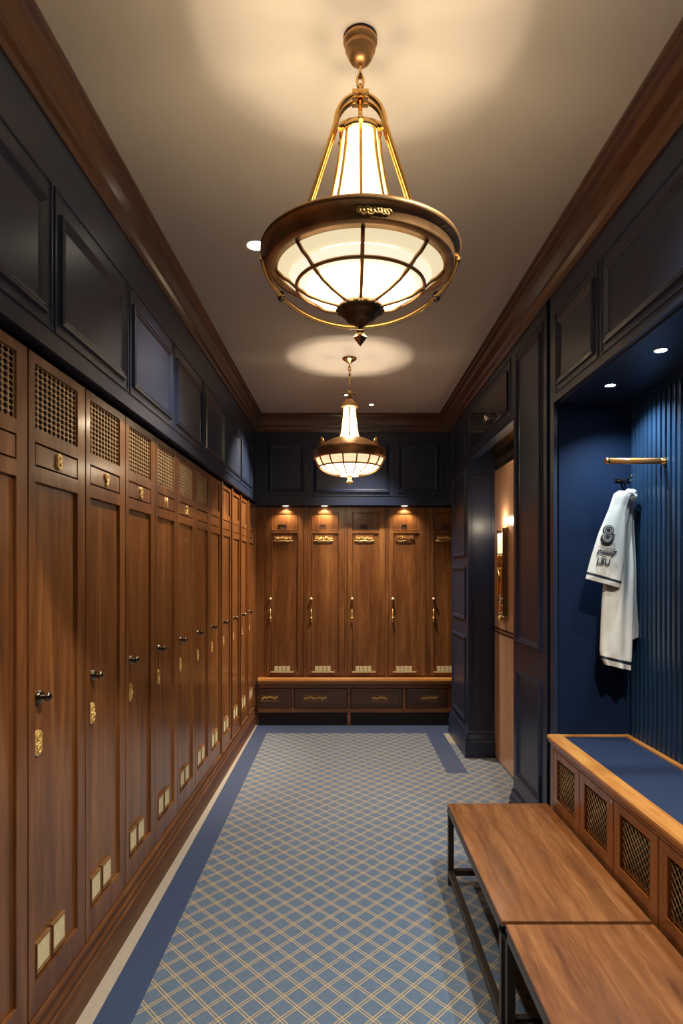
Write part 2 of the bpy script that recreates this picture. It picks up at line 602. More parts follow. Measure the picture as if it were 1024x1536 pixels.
# niche: blue side wall and ribbed back
nv = MB()
nv.box(XR + 0.02, BX, BY1 - 0.012, BY1 - 0.001, 0.3, BZ)
struct('wall_niche', nv, M['navy_deep'])
sl = MB()
sl.box(BX, BX + 0.06, BY0, BY1 - 0.012, 0.3, BZ)
y = BY0 + 0.01
while y < BY1 - 0.04:
    sl.box(BX - 0.014, BX, y, y + 0.024, 0.3, BZ, bev=0.004)
    y += 0.0405
struct('wall_ribbed', sl, M['slat'])
struct('trim_4', MB().box(BX - 0.03, BX, BY0, BY1 - 0.012, BZ - 0.03, BZ), M['slat'])
struct('wall_niche', MB().box(XR + 0.02, BX, BY0 - 0.001, BY0 + 0.012, 0.3, BZ), M['navy_deep'])
sof = MB()
sof.box(XR + 0.02, BX, BY0, BY1 - 0.012, BZ - 0.006, BZ)
struct('trim_5', sof, M['navy'])

# door in the recess with the blonde copper veneer
dr = MB()
dr.box(1.19, 1.232, 3.66, 4.998, 0.012, 2.23, bev=0.003)
door = struct('door_1', dr, M['copper'])
rl = MB()
rl.box(1.182, 1.19, 3.66, 4.995, 0.985, 0.993); rl.box(1.182, 1.19, 3.66, 4.995, 1.012, 1.020)
rl.build('door_rail', M['pewter'], door)
hm = MB()
hm.prism([(0, 2.232), (0.02, 2.232), (0.022, 2.27), (0.045, 2.30), (0.05, 2.36), (0.09, 2.40), (0.10, 2.47), (0.12, 2.50), (0.12, 2.52), (0, 2.52)], -4.998, -3.68)
struct('trim_6', hm, M['brass'], (1.234, 0, 0), A_R)
tr = MB()
tr.box(XR - 0.012, XR - 0.001, 3.80, 4.88, 2.40, 2.64, bev=0.003)
struct('window_1', tr, M['blackglass'])

# ------------------------------------------------------------------ ornament helpers
def scroll(mb, w, h, seed, y=0.0, r=0.002):
    rnd = random.Random(seed)
    n = max(3, int(w / h * 1.8))
    for i in range(n):
        cx = -w / 2 + w * (i + 0.5) / n
        cz = rnd.uniform(-0.12, 0.12) * h
        s = rnd.choice((-1, 1))
        pts = []
        for k in range(11):
            a = s * k * 0.62 + rnd.uniform(0, 0.2)
            q = h * 0.42 * (1 - k / 14)
            pts.append((cx + q * math.cos(a), y, cz + q * math.sin(a)))
        mb.tube(pts, r, 5)
        mb.lathe([(0.0005, -r * 1.6), (r * 1.6, -r), (r * 1.8, 0)], 8, (cx, y, cz), 'y')

# ------------------------------------------------------------------ left lockers
W = 0.387
GX0, GX1 = 0.040, 0.325

def locker_carcass(proud):
    b = MB()
    b.box(0.003, W - 0.003, 0.032, 0.40, LOCK_Z0, LOCK_Z1)
    if proud:
        b.box(W - 0.050, W - 0.001, -0.010, 0.032, LOCK_Z0, LOCK_Z1, bev=0.002)
    return b

def locker_door(grille, proud):
    b = MB()
    x1 = W - 0.054 if proud else W - 0.004
    gx1 = GX1 if not proud else 0.302
    b.mi = 1
    b.box(0.004, x1, 0.026, 0.031, LOCK_Z0 + 0.004, LOCK_Z1 - 0.006)
    b.mi = 0
    b.box(GX0 - 0.002, gx1 + 0.002, 0.010, 0.026, 0.275, 1.71)            # long recessed panel
    if not grille:
        b.box(GX0 - 0.002, gx1 + 0.002, 0.010, 0.026, 1.855, 2.043)
    bv = 0.0015
    b.box(0.004, GX0, 0, 0.026, LOCK_Z0 + 0.004, LOCK_Z1 - 0.006, bv)
    b.box(gx1, x1, 0, 0.026, LOCK_Z0 + 0.004, LOCK_Z1 - 0.006, bv)
    for z0, z1 in ((LOCK_Z0 + 0.004, 0.28), (1.705, 1.749), (1.818, 1.858), (2.040, LOCK_Z1 - 0.006)):
        b.box(GX0 - 0.001, gx1 + 0.001, 0, 0.026, z0, z1, bv)
    b.box(GX0 + 0.005, gx1 - 0.005, 0.001, 0.020, 1.754, 1.813, bv)       # small number panel
    b.mi = 1
    b.box(GX0, gx1, 0.020, 0.026, 1.749, 1.818)
    return b

def grille_mb():
    """pierced metal sheet with rounded holes"""
    b = MB()
    nx, nz = 10, 11
    x0, x1, z0, z1 = GX0 + 0.001, GX1 - 0.001, 1.859, 2.039
    dx, dz = (x1 - x0) / nx, (z1 - z0) / nz
    for yy in (0.006,):
        for i in range(nx):
            for j in range(nz):
                cx, cz = x0 + (i + 0.5) * dx, z0 + (j + 0.5) * dz
                C = [b.v(cx + sx * dx / 2, yy, cz + sz * dz / 2) for sx, sz in ((-1, -1), (1, -1), (1, 1), (-1, 1))]
                hx, hz = dx * 0.415, dz * 0.425
                q = 0.45
                oc = [(-q, -1), (q, -1), (1, -q), (1, q), (q, 1), (-q, 1), (-1, q), (-1, -q)]
                O = [b.v(cx + hx * u, yy, cz + hz * w) for u, w in oc]
                P = [b.v(cx + hx * u * 0.97, yy + 0.004, cz + hz * w * 0.97) for u, w in oc]
                b.f([C[0], C[1], O[1], O[0]]); b.f([C[1], O[2], O[1]])
                b.f([C[1], C[2], O[3], O[2]]); b.f([C[2], O[4], O[3]])
                b.f([C[2], C[3], O[5], O[4]]); b.f([C[3], O[6], O[5]])
                b.f([C[3], C[0], O[7], O[6]]); b.f([C[0], O[0], O[7]])
                for k in range(8):
                    b.f([O[k], O[(k + 1) % 8], P[(k + 1) % 8], P[k]])
    return b

def knob_mb():
    b = MB()
    b.lathe([(0.0005, -0.004), (0.016, -0.004), (0.019, -0.001), (0.019, 0.010)], 20, (0, 0, 0), 'y')
    b.lathe([(0.007, -0.003), (0.0065, -0.011), (0.012, -0.016), (0.0145, -0.022), (0.012, -0.028), (0.006, -0.031), (0.0005, -0.0315)], 20, (0, 0, 0), 'y')
    return b

def keyplate_mb(seed):
    b = MB()
    w, h = 0.0215, 0.038
    out = [(-w, -h * .72), (-w * .6, -h * .9), (0, -h), (w * .6, -h * .9), (w, -h * .72), (w, h * .72), (w * .6, h * .9), (0, h), (-w * .6, h * .9), (-w, h * .72)]
    a = [b.v(x, 0.010, z) for x, z in out]
    c = [b.v(x, 0.005, z) for x, z in out]
    d = [b.v(x * .86, 0.003, z * .9) for x, z in out]
    for i in range(len(out)):
        j = (i + 1) % len(out)
        b.f([a[i], a[j], c[j], c[i]]); b.f([c[i], c[j], d[j], d[i]])
    b.f(d)
    scroll(b, 0.030, 0.026, seed, y=0.003, r=0.0016)
    b.tube([(0.010 * math.cos(t * PI / 6), 0.002, 0.018 + 0.010 * math.sin(t * PI / 6)) for t in range(12)], 0.0014, 5, closed=True)
    b.tube([(0.010 * math.cos(t * PI / 6), 0.002, -0.018 + 0.010 * math.sin(t * PI / 6)) for t in range(12)], 0.0014, 5, closed=True)
    return b

def vent_mb(x0, x1, z0, z1):
    b = MB()
    b.mi = 1
    b.rings(x0, x1, z0, z1, [(0, -0.010), (0, 0.002), (0.004, 0.002), (0.005, -0.004)], y=0.0)
    b.mi = 0
    z = z0 + 0.010
    while z < z1 - 0.008:
        b.box(x0 + 0.006, x1 - 0.006, -0.0005, 0.004, z, z + 0.0068, bev=0.001)
        z += 0.0085
    return b

DOORM = [M['walnut'], M['dark']]
meshes = {
    'carc': locker_carcass(False).mesh('carcass', M['walnut']),
    'carc_p': locker_carcass(True).mesh('carcass', M['walnut']),
    'door_g': locker_door(True, False).mesh('door', DOORM),
    'door_p': locker_door(False, True).mesh('door', DOORM),
    'grille': grille_mb().mesh('grille', M['mesh']),
    'knob': knob_mb().mesh('knob', M['pewter']),
    'vent1': vent_mb(0.047, 0.133, 0.300, 0.388).mesh('vent', [M['plate'], M['bronze']]),
    'vent2': vent_mb(0.147, 0.233, 0.300, 0.388).mesh('vent', [M['plate'], M['bronze']]),
}
keym = [keyplate_mb(s).mesh('keyhole_plate', M['gold']) for s in range(3)]

def part(name, me, parent, loc=(0, 0, 0)):
    o = bpy.data.objects.new(name, me)
    COL.objects.link(o)
    o.parent = parent
    o.location = loc
    return o

ORD = ['nearest the camera, cut by the photo edge', 'second from the camera', 'third from the camera', 'fourth from the camera',
       'fifth from the camera', 'sixth from the camera', 'seventh from the camera', 'eighth from the camera',
       'fourth from the far corner', 'third from the far corner', 'second from the far corner', 'last before the far corner']
NUMS = ['8', '8', '9', '8', '1', '2']
for k in range(-1, 11):
    i = k + 1
    y0 = 1.775 + W * k
    gr = k <= 5
    num = NUMS[i] if i < len(NUMS) else None
    lab = 'walnut locker on left wall, ' + ORD[i] + (', brass numeral %s' % num if num else (', mesh grille but no numeral' if gr else ', plain top panel'))
    t = thing('locker', lab, 'locker', left(y0), A_L, 'lockers along the left wall')
    pr = not gr
    part('carcass', meshes['carc_p' if pr else 'carc'], t)
    d = part('door', meshes['door_p' if pr else 'door_g'], t)
    if gr:
        part('grille', meshes['grille'], d)
    if num:
        n = text_obj('numeral', num, 0.066, M['gold'], d, (0.186, -0.002, 1.782), 0.0022, 0.0022)
        n['label'] = 'gold numeral %s' % num
    part('knob', meshes['knob'], d, (0.072, 0, 1.088))['label'] = 'dark metal knob'
    part('keyhole_plate', keym[i % 3], d, (0.070, 0, 0.955))['label'] = 'ornate gold keyhole plate'
    part('vent', meshes['vent1'], d)
    part('vent', meshes['vent2'], d)

# ------------------------------------------------------------------ far lockers
FW = 0.3845
FX0 = -0.731
BZ0 = 0.455
def far_door_mb():
    b = MB()
    x0, x1 = 0.018, FW - 0.018
    z0, z1 = BZ0 + 0.008, 2.055
    b.mi = 1
    b.box(x0, x1, 0.022, 0.028, z0, z1)
    b.mi = 0
    b.box(x0 + 0.01, x1 - 0.01, 0.012, 0.024, z0 + 0.01, z1 - 0.01)
    a, c = 0.040, 0.052
    b.box(x0, x0 + a, 0, 0.022, z0, z1, 0.0015)
    b.box(x1 - c, x1, 0, 0.022, z0, z1, 0.0015)
    for p, q in ((z0, 0.500), (1.808, 1.835), (2.005, z1)):
        b.box(x0 + a - 0.001, x1 - c + 0.001, 0, 0.022, p, q, 0.0015)
    b.rings(x0 + a, x1 - c, 0.500, 1.808, [(0.001, -0.012), (0.004, -0.004), (0.009, -0.004), (0.012, -0.011)], cap=False)
    b.rings(x0 + a, x1 - c, 1.835, 2.005, [(0.001, -0.012), (0.004, -0.004), (0.009, -0.004), (0.012, -0.011)], cap=False)
    return b
fdoor = far_door_mb().mesh('door', DOORM)
fcarc = MB()
fcarc.box(0.002, FW - 0.002, 0.030, 0.42, BZ0, 2.062)
fcarc.box(0.001, 0.015, -0.004, 0.032, BZ0, 2.062, 0.001)
fcarc.box(FW - 0.015, FW - 0.001, -0.004, 0.032, BZ0, 2.062, 0.001)
fcarc = fcarc.mesh('carcass', M['walnut'])
def plaque(seed):
    b = MB()
    w, h = 0.185, 0.058
    b.mi = 1
    b.box(-w / 2 + 0.006, w / 2 - 0.006, 0.004, 0.012, -h / 2 + 0.01, h / 2, 0.001)
    b.mi = 0
    b.tube([(-w / 2, 0.003, -h / 2 + 0.006), (-w / 4, 0.002, -h / 2 - 0.002), (0, 0.001, -h / 2 + 0.004), (w / 4, 0.002, -h / 2 - 0.002), (w / 2, 0.003, -h / 2 + 0.006)], 0.004, 6)
    scroll(b, w - 0.03, h * 0.62, seed, y=0.003, r=0.0028)
    return b
def pull_mb():
    b = MB()
    b.lathe([(0.0005, -0.030), (0.009, -0.028), (0.013, -0.020), (0.010, -0.012), (0.005, -0.008), (0.012, -0.001), (0.012, 0.004)], 14, (0, 0, 0.105), 'y')
    return b
def drop_mb():
    b = MB()
    b.tube([(0, -0.010, 0.085), (0, -0.013, 0.04), (0, -0.012, 0.0), (0, -0.006, -0.045)], [0.003, 0.004, 0.006, 0.003], 8)
    b.lathe([(0.0005, -0.026), (0.008, -0.023), (0.0105, -0.014), (0.008, -0.004), (0.011, 0.0)], 14, (0, 0, 0.0), 'y')
    b.lathe([(0.0005, -0.012), (0.006, -0.010), (0.007, 0.0)], 12, (0, 0, -0.03), 'y')
    return b
fk, fd = pull_mb().mesh('knob', M['plate']), drop_mb().mesh('drop_pull', M['gold'])
def fvent_mb():
    b = MB()
    for i in range(4):
        x = -0.075 + i * 0.038
        b.box(x, x + 0.033, 0.0015, 0.011, 0, 0.045, 0.001)
        scroll(b, 0.022, 0.022, 7 + i, y=0.0, r=0.001) if False else None
    return b
fv = fvent_mb().mesh('vent', M['plate'])
fs = MB().box(-0.105, 0.115, -0.010, 0.010, -0.012, -0.006, 0.001).mesh('ledge', M['plate'])
def emblem_mb(seed):
    b = MB()
    w = (0.075, 0.055, 0.06, 0.045, 0.06)[seed]
    b.rings(-w / 2, w / 2, -0.025, 0.025, [(0, -0.011), (0, -0.005), (0.004, -0.005), (0.0045, -0.010)], cap=False)
    n = 2 + seed % 3
    for i in range(n):
        x = -w / 2 + w * (i + 0.5) / n
        b.box(x - 0.004, x + 0.004, 0.006, 0.011, -0.017, 0.015)
    return b
places = ['leftmost', 'second from left', 'middle', 'fourth from left', 'rightmost, partly behind the navy pier']
for i in range(5):
    t = thing('locker', 'tall walnut locker on the far wall, %s of the five' % places[i], 'locker',
              (FX0 + i * FW, YF, 0), 0, 'lockers on the far wall')
    part('carcass', fcarc, t)
    d = part('door', fdoor, t)
    part('emblem', emblem_mb(i).mesh('emblem', M['groove'] if i != 1 else M['drawer']), d, (0.165, 0, 1.868))
    p = part('plaque', plaque(20 + i).mesh('plaque', [M['gold'], M['cabinet']] if i not in (3,) else [M['brass'], M['cabinet']]), d, (0.172, 0.0, 1.765))
    p['label'] = 'ornate gilded plaque'
    part('knob', fk, d, (0.055, 0.0, 1.085))
    part('drop_pull', fd, d, (0.055, 0.0, 1.01))
    part('vent', fv, d, (0.165, 0.0, 0.507))
    part('ledge', fs, d, (0.160, 0.0, 0.507))
# filler between the corner and the first far locker, right filler
struct('trim_7', MB().box(-0.835, FX0, YF, YF + 0.4, 0.0, 2.062), M['walnut'])
struct('trim_8', MB().box(1.192, 1.249, YF + 0.003, YF + 0.4, 0, 2.062), M['walnut'])

# storage bench below the far lockers
sb = thing('storage_bench', 'long low walnut storage bench with four drawers under the far lockers', 'bench', (0, YF, 0), 0)
SX0, SX1 = -0.788, 1.18
b = MB()
b.box(SX0 + 0.02, SX1, 0.0, 0.42, 0.03, 0.40)
b.build('carcass', M['groove'], sb)
b = MB()
fy = -0.045
b.box(SX0, SX1, fy, 0.0, 0.355, 0.395, 0.002)
b.box(SX0, SX1, fy, 0.0, 0.125, 0.162, 0.002)
for x0, x1 in ((SX0, SX0 + 0.014), (-0.476, -0.450), (0.048, 0.078), (0.566, 0.600), (0.985, SX1)):
    b.box(x0, x1, fy + 0.001, 0.0, 0.16, 0.357, 0.001)
b.box(0.048, 0.078, fy + 0.001, 0.0, 0, 0.126, 0.001)
b.build('face_frame', M['walnut_h'], sb)
b = MB()
b.prism([(-0.03, 0.397), (0.065, 0.397), (0.070, 0.402), (0.070, 0.412), (0.082, 0.418), (0.085, 0.430), (0.080, 0.447), (0.072, 0.452), (-0.03, 0.452)], SX0, SX1)
b.build('top', M['oak'], sb)['label'] = 'honey coloured moulded top'
MB().box(SX0, SX1, -0.022, -0.002, 0, 0.127).build('toe_kick', M['kick'], sb)
dspec = [(-0.774, -0.478, -0.055, 0.17, 31), (-0.448, 0.046, -0.05, 0.24, 32), (0.080, 0.564, 0.03, 0.15, 33), (0.602, 0.983, 0.03, 0.17, 34)]
for x0, x1, off, w, sd in dspec:
    b = MB()
    b.box(x0 + 0.004, x1 - 0.004, fy + 0.006, 0, 0.168, 0.349, 0.002)
    b.rings(x0 + 0.03, x1 - 0.03, 0.195, 0.325, [(0, 0), (0.001, 0.003), (0.004, 0.003), (0.006, -0.0005)], y=fy + 0.006)
    d = b.build('drawer', M['drawer'], sb)
    b = MB()
    cx = (x0 + x1) / 2 + off
    b.T = Matrix.Translation((cx, fy + 0.004, 0.262))
    b.tube([(-w / 2, 0, 0.026), (w / 2, 0, 0.026), (w / 2, 0, -0.03), (-w / 2, 0, -0.03)], 0.002, 4, closed=True, smooth=False)
    scroll(b, w * 0.9, 0.034, sd, r=0.0036)
    b.build('gilded_plaque', M['gold'], d)

# ------------------------------------------------------------------ pendants
def ring_pts(rad, z, n=48):
    return [(rad * math.cos(2 * PI * i / n), rad * math.sin(2 * PI * i / n), z) for i in range(n)]

def chain_mb(z0, z1, link=0.018):
    b = MB()
    n = max(2, int((z1 - z0) / (link * 1.35)))
    st = (z1 - z0) / n
    for i in range(n):
        c = z0 + st * (i + 0.5)
        pts = []
        for k in range(12):
            a = 2 * PI * k / 12
            u, w = 0.0085 * math.cos(a), st * 0.68 * math.sin(a)
            pts.append((u, 0, c + w) if i % 2 else (0, u, c + w))
        b.tube(pts, 0.0038, 6, closed=True)
    return b

# near pendant
p1 = thing('pendant_lamp', 'large brass pendant lamp with glowing glass bowl hanging nearest the camera', 'lamp', (0.049, 1.736, 0), 0, 'pendant lamps')
b = MB()
b.lathe([(0.0005, 2.905), (0.040, 2.9), (0.046, 2.890), (0.046, 2.882), (0.039, 2.878), (0.037, 2.872), (0.041, 2.868), (0.041, 2.862), (0.036, 2.858), (0.034, 2.846), (0.026, 2.832), (0.012, 2.824), (0.0005, 2.823)], 36)
b.build('canopy', M['bronze'], p1)
chain_mb(2.735, 2.822).build('chain', M['brass'], p1)
for sy in (-0.013, 0.013):
    b = MB()
    pts = []
    for s in range(8, -1, -1):       # up the left leg
        t = s / 8
        pts.append((-0.066 - 0.112 * t, sy, 2.66 - 0.345 * t))
    for s in range(1, 16):
        a = PI - PI * s / 16
        pts.append((0.066 * math.cos(a), sy, 2.66 + 0.075 * math.sin(a)))
    for s in range(0, 9):
        t = s / 8
        pts.append((0.066 + 0.112 * t, sy, 2.66 - 0.345 * t))
    b.tube(pts, 0.0064, 10)
    b.build('hanger_arm', M['brass'], p1)
b = MB()
b.tube([(0, 0, 2.738), (0, 0, 2.64)], 0.006, 10)
b.lathe([(0.0005, 2.748), (0.012, 2.745), (0.014, 2.735), (0.009, 2.722)], 16)
b.box(-0.022, 0.022, -0.03, 0.03, 2.728, 2.738, 0.002)
b.build('stem', M['brass'], p1)
b = MB()
b.lathe([(0.040, 2.652), (0.054, 2.646), (0.058, 2.632), (0.054, 2.624), (0.050, 2.640)], 32, closed=True)
for i in range(6):
    a = R(30 + 60 * i)
    b.tube([(0.010 * math.cos(a), 0.010 * math.sin(a), 2.655), (0.034 * math.cos(a), 0.034 * math.sin(a), 2.662), (0.056 * math.cos(a), 0.056 * math.sin(a), 2.645), (0.064 * math.cos(a), 0.064 * math.sin(a), 2.628)], 0.006, 8)
b.build('collar', M['brass'], p1)
b = MB()
cone = [(0.0455, 2.640), (0.052, 2.58), (0.062, 2.52), (0.074, 2.46), (0.088, 2.40), (0.104, 2.325)]
b.lathe(cone, 40)
b.lathe([(0.0005, 2.641), (0.0455, 2.640)], 40)
b.build('upper_glass', M['cone'], p1)['label'] = 'frosted conical glass shade, lit'
for i in range(8):
    a = R(-90 + 45 * i)
    MB().tube([((r + 0.004) * math.cos(a), (r + 0.004) * math.sin(a), z) for r, z in cone], 0.0042, 8).build('upper_rib', M['brass'], p1)
b = MB()
b.lathe([(0.223, 2.262), (0.249, 2.266), (0.253, 2.272), (0.253, 2.300), (0.266, 2.304), (0.270, 2.311), (0.266, 2.319), (0.240, 2.322), (0.232, 2.314), (0.228, 2.285)], 72, closed=True)
b.build('band', M['bronze'], p1)
b = MB()
b.tube(ring_pts(0.205, 2.318), 0.005, 6, closed=True)
for i in range(4):
    a = R(22 + 90 * i)
    b.tube([(0.10 * math.cos(a), 0.10 * math.sin(a), 2.322), (0.24 * math.cos(a), 0.24 * math.sin(a), 2.316)], 0.005, 6)
b.build('spider', M['brass'], p1)
for i, a in enumerate((-90, -84.5, -79)):        # ornaments on the front of the band
    a = R(a)
    b = MB()
    b.T = Matrix.Translation((0.255 * math.cos(a), 0.255 * math.sin(a), 2.286)) @ Matrix.Rotation(a + PI / 2, 4, 'Z')
    scroll(b, 0.026, 0.024, 50 + i, r=0.0022)
    b.build('band_ornament', M['gold'], p1)
tier = [(0.226, 2.288), (0.224, 2.270), (0.206, 2.252), (0.190, 2.244)]
mid = [(0.190, 2.243), (0.188, 2.236), (0.180, 2.229), (0.160, 2.220), (0.142, 2.213)]
bowl = [(0.142, 2.211), (0.138, 2.204), (0.105, 2.190), (0.060, 2.178), (0.020, 2.174)]
MB().lathe(tier, 64).build('glass_rim', M['tier'], p1)['label'] = 'cream outer ring of the glass bowl'
MB().lathe(mid, 64).build('glass_step', M['mid'], p1)['label'] = 'stepped middle ring of the glass bowl'
MB().lathe(bowl, 64).build('glass_bowl', M['bowl'], p1)['label'] = 'lit white glass bowl'
MB().tube(ring_pts(0.172, 2.219, 64), 0.0052, 8, closed=True).build('bowl_ring', M['bronze'], p1)
for i in range(8):
    a = R(-90 + 45 * i)
    pr = [(0.226, 2.264), (0.208, 2.246), (0.190, 2.236), (0.172, 2.219), (0.140, 2.198), (0.105, 2.184), (0.055, 2.170)]
    MB().tube([(r * math.cos(a), r * math.sin(a), z) for r, z in pr], 0.0052, 8).build('bowl_rib', M['bronze'], p1)
b = MB()
b.lathe([(0.030, 2.176), (0.056, 2.174), (0.064, 2.165), (0.060, 2.155), (0.052, 2.146), (0.042, 2.140), (0.038, 2.130), (0.024, 2.124), (0.014, 2.116), (0.0005, 2.114)], 40)
for i in range(16):
    a = 2 * PI * i / 16
    b.lathe([(0.0005, -0.006), (0.007, -0.004), (0.009, 0), (0.007, 0.005)], 8, (0.058 * math.cos(a), 0.058 * math.sin(a), 2.158))
b.build('hub', M['darkbronze'], p1)
b = MB()
b.lathe([(0.006, 2.118), (0.006, 2.106), (0.010, 2.102), (0.008, 2.098)], 12)
b.lathe([(0.006, 2.100), (0.019, 2.085), (0.0005, 2.060)], 4, smooth=False)
b.build('finial', M['brass'], p1)
b = MB()
hp = []
for k in range(41):
    a = PI * k / 40
    hp.append((0.266 * math.cos(a), 0.262 * math.sin(a), 2.300 - 0.088 * math.sin(a)))
b.tube(hp, 0.0070, 8)
b.build('hoop', M['brass'], p1)
for k in (7, 33):
    x, y_, z = hp[k]
    b = MB()
    b.lathe([(0.0005, -0.014), (0.008, -0.013), (0.010, -0.006), (0.007, 0), (0.010, 0.006), (0.008, 0.013), (0.0005, 0.014)], 14, (x, y_, z))
    b.tube([(x - 0.012, y_, z + 0.002), (x + 0.012, y_, z + 0.002)], 0.005, 8)
    b.build('clamp', M['pewter'], p1)
for i in range(4):
    a = R(45 + 90 * i)
    x, y_ = 0.165 * math.cos(a), 0.165 * math.sin(a)
    b = MB()
    b.lathe([(0.0005, 2.318), (0.012, 2.314), (0.017, 2.300), (0.012, 2.286), (0.007, 2.278)], 12, (x, y_, 0))
    bl = b.build('bulb', M['bulb'], p1)
    spot('uplight', (x * 0.95, y_ * 0.95, 2.335), (x * 0.62, y_ * 0.62, 2.9), E_UP1, 74, WARM, 0.22, 0.02, p1)

bulb_light('bulb_light', (0, 0, 2.44), E_CONE, WARM, 0.02, p1)

# far pendant
p2 = thing('pendant_lamp', 'smaller-looking brass pendant with ribbed glowing bowl, nearer the far lockers', 'lamp', (0.05, 4.35, 0), 0, 'pendant lamps')
b = MB()
b.lathe([(0.0005, 2.905), (0.048, 2.9), (0.050, 2.893), (0.040, 2.884), (0.020, 2.872), (0.008, 2.862), (0.0005, 2.860)], 32)
b.build('canopy', M['brass'], p2)
chain_mb(2.79, 2.866).build('chain', M['brass'], p2)
b = MB()
b.tube([(0, 0, 2.795), (0, 0, 2.62)], 0.0042, 8)
b.lathe([(0.0005, 2.80), (0.009, 2.795), (0.009, 2.785), (0.004, 2.775)], 12)
b.lathe([(0.004, 2.680), (0.012, 2.67), (0.010, 2.655), (0.014, 2.64), (0.012, 2.62)], 14)
b.tube([(-0.045, 0, 2.654), (0.045, 0, 2.654)], 0.004, 8)
for s in (-1, 1):
    b.tube([(s * 0.045 + 0.010 * math.cos(t * PI / 5), 0, 2.654 + 0.010 * math.sin(t * PI / 5)) for t in range(10)], 0.003, 6, closed=True)
b.build('stem', M['brass'], p2)
b = MB()
b.lathe([(0.012, 2.622), (0.024, 2.615), (0.050, 2.590), (0.058, 2.576), (0.058, 2.566), (0.050, 2.560)], 32)
b.build('cap', M['bronze'], p2)
cone2 = [(0.047, 2.565), (0.048, 2.53), (0.051, 2.49), (0.057, 2.44), (0.066, 2.39), (0.076, 2.355)]
MB().lathe(cone2, 36).build('upper_glass', M['cone'], p2)
for i in range(6):
    a = R(-90 + 60 * i)
    MB().tube([((r + 0.003) * math.cos(a), (r + 0.003) * math.sin(a), z) for r, z in cone2], 0.0045, 6).build('upper_rib', M['brass'], p2)
b = MB()
b.lathe([(0.070, 2.358), (0.090, 2.352), (0.120, 2.345), (0.150, 2.330), (0.195, 2.305), (0.236, 2.274)], 56)
b.build('dome', M['bronze'], p2)
b = MB()
b.lathe([(0.232, 2.208), (0.243, 2.208), (0.248, 2.220), (0.243, 2.235), (0.248, 2.262), (0.243, 2.276), (0.232, 2.276)], 64, closed=True)
b.build('band', M['bronze'], p2)
tier2 = [(0.232, 2.212), (0.228, 2.198), (0.219, 2.180), (0.205, 2.160)]
bowl2 = [(0.202, 2.158), (0.180, 2.138), (0.150, 2.122), (0.110, 2.108), (0.060, 2.101), (0.01, 2.099)]
MB().lathe(tier2, 56).build('glass_rim', M['cone'], p2)
MB().lathe(bowl2, 56).build('glass_bowl', M['bowl'], p2)
MB().tube(ring_pts(0.206, 2.157, 56), 0.006, 8, closed=True).build('bowl_ring', M['bronze'], p2)
pr2 = [(r + 0.003, z - 0.002) for r, z in tier2 + bowl2[1:5]]
for i in range(16):
    a = R(-90 + 11.25 + 22.5 * i)
    MB().tube([(r * math.cos(a), r * math.sin(a), z) for r, z in pr2], 0.0052, 6).build('bowl_rib', M['bronze'], p2)
b = MB()
b.lathe([(0.024, 2.104), (0.025, 2.098), (0.014, 2.092), (0.013, 2.082), (0.019, 2.078), (0.013, 2.072), (0.018, 2.066), (0.023, 2.058), (0.016, 2.047), (0.0005, 2.038)], 20)
b.build('finial', M['gold'], p2)
for x in (-0.185, 0.175):
    b = MB()
    b.lathe([(0.010, 2.280), (0.010, 2.300), (0.016, 2.306), (0.014, 2.330), (0.006, 2.336), (0.0005, 2.346)], 14, (x, -0.10, 0))
    b.build('post', M['brass'], p2)
for i in range(4):
    a = R(45 + 90 * i)
    x, y_ = 0.110 * math.cos(a), 0.110 * math.sin(a)
    spot('uplight', (x, y_, 2.375), (x * 0.8, y_ * 0.8, 2.9), E_UP2, 74, WARM, 0.22, 0.02, p2)

bulb_light('bulb_light', (0, 0, 2.46), E_CONE, WARM, 0.02, p2)

# ------------------------------------------------------------------ downlights
def downlight(x, y_, z, label, name='ceiling_downlight', r=0.040, lens='led_w', group='recessed ceiling downlights'):
    t = thing(name, label, 'light', (x, y_, z), 0, group)
    b = MB()
    b.lathe([(r, 0.0), (r * 1.30, -0.002), (r * 1.34, -0.001), (r * 1.34, 0.002), (r, 0.002)], 32, closed=True)
    b.build('rim', M['chrome'] if lens == 'led_c' else M['plaster'], t)
    b = MB()
    b.lathe([(r, -0.0005), (r * 0.5, -0.0012), (0.0005, -0.0015)], 28)
    b.build('lens', M[lens], t)
    return t

dl = downlight(-0.381, 2.85, H, 'lit recessed downlight in the ceiling, left of the near pendant')
spot('beam', (0, 0, -0.02), (-0.10, 0.0, -2), E_DOWN * 0.9, 110, NEUT, 0.8, 0.04, dl)
dl = downlight(0.255, 5.57, H, 'small lit downlight in the ceiling near the far crown moulding', r=0.020)
spot('beam', (0, 0, -0.02), (-0.12, -0.12, -2), E_DOWN * 2.2, 84, NEUT, 0.8, 0.03, dl)
dl = downlight(0.04, 5.26, H, 'small added fill light in the ceiling just behind the far pendant', r=0.022)  # added fixture, washes the far left lockers with warm light
spot('beam', (0, 0, -0.02), (-0.84, -0.15, -1.15), E_DOWN * 2.2, 68, WARM, 0.7, 0.02, dl)
dl = downlight(0.80, 1.2, H, 'downlight over the two wooden benches, above the photo edge')
spot('beam', (0, 0, -0.02), (-0.2, 0.3, -2), E_DOWN * 1.9, 115, NEUT, 0.8, 0.03, dl)
dl = downlight(-0.38, 0.2, H, 'added fill light out of view by the camera, beside the left wall')  # added out of view as general fill for the near room
spot('beam', (0, 0, -0.02), (0, 0.4, -2), E_DOWN * 0.35, 120, NEUT, 0.8, 0.05, dl)

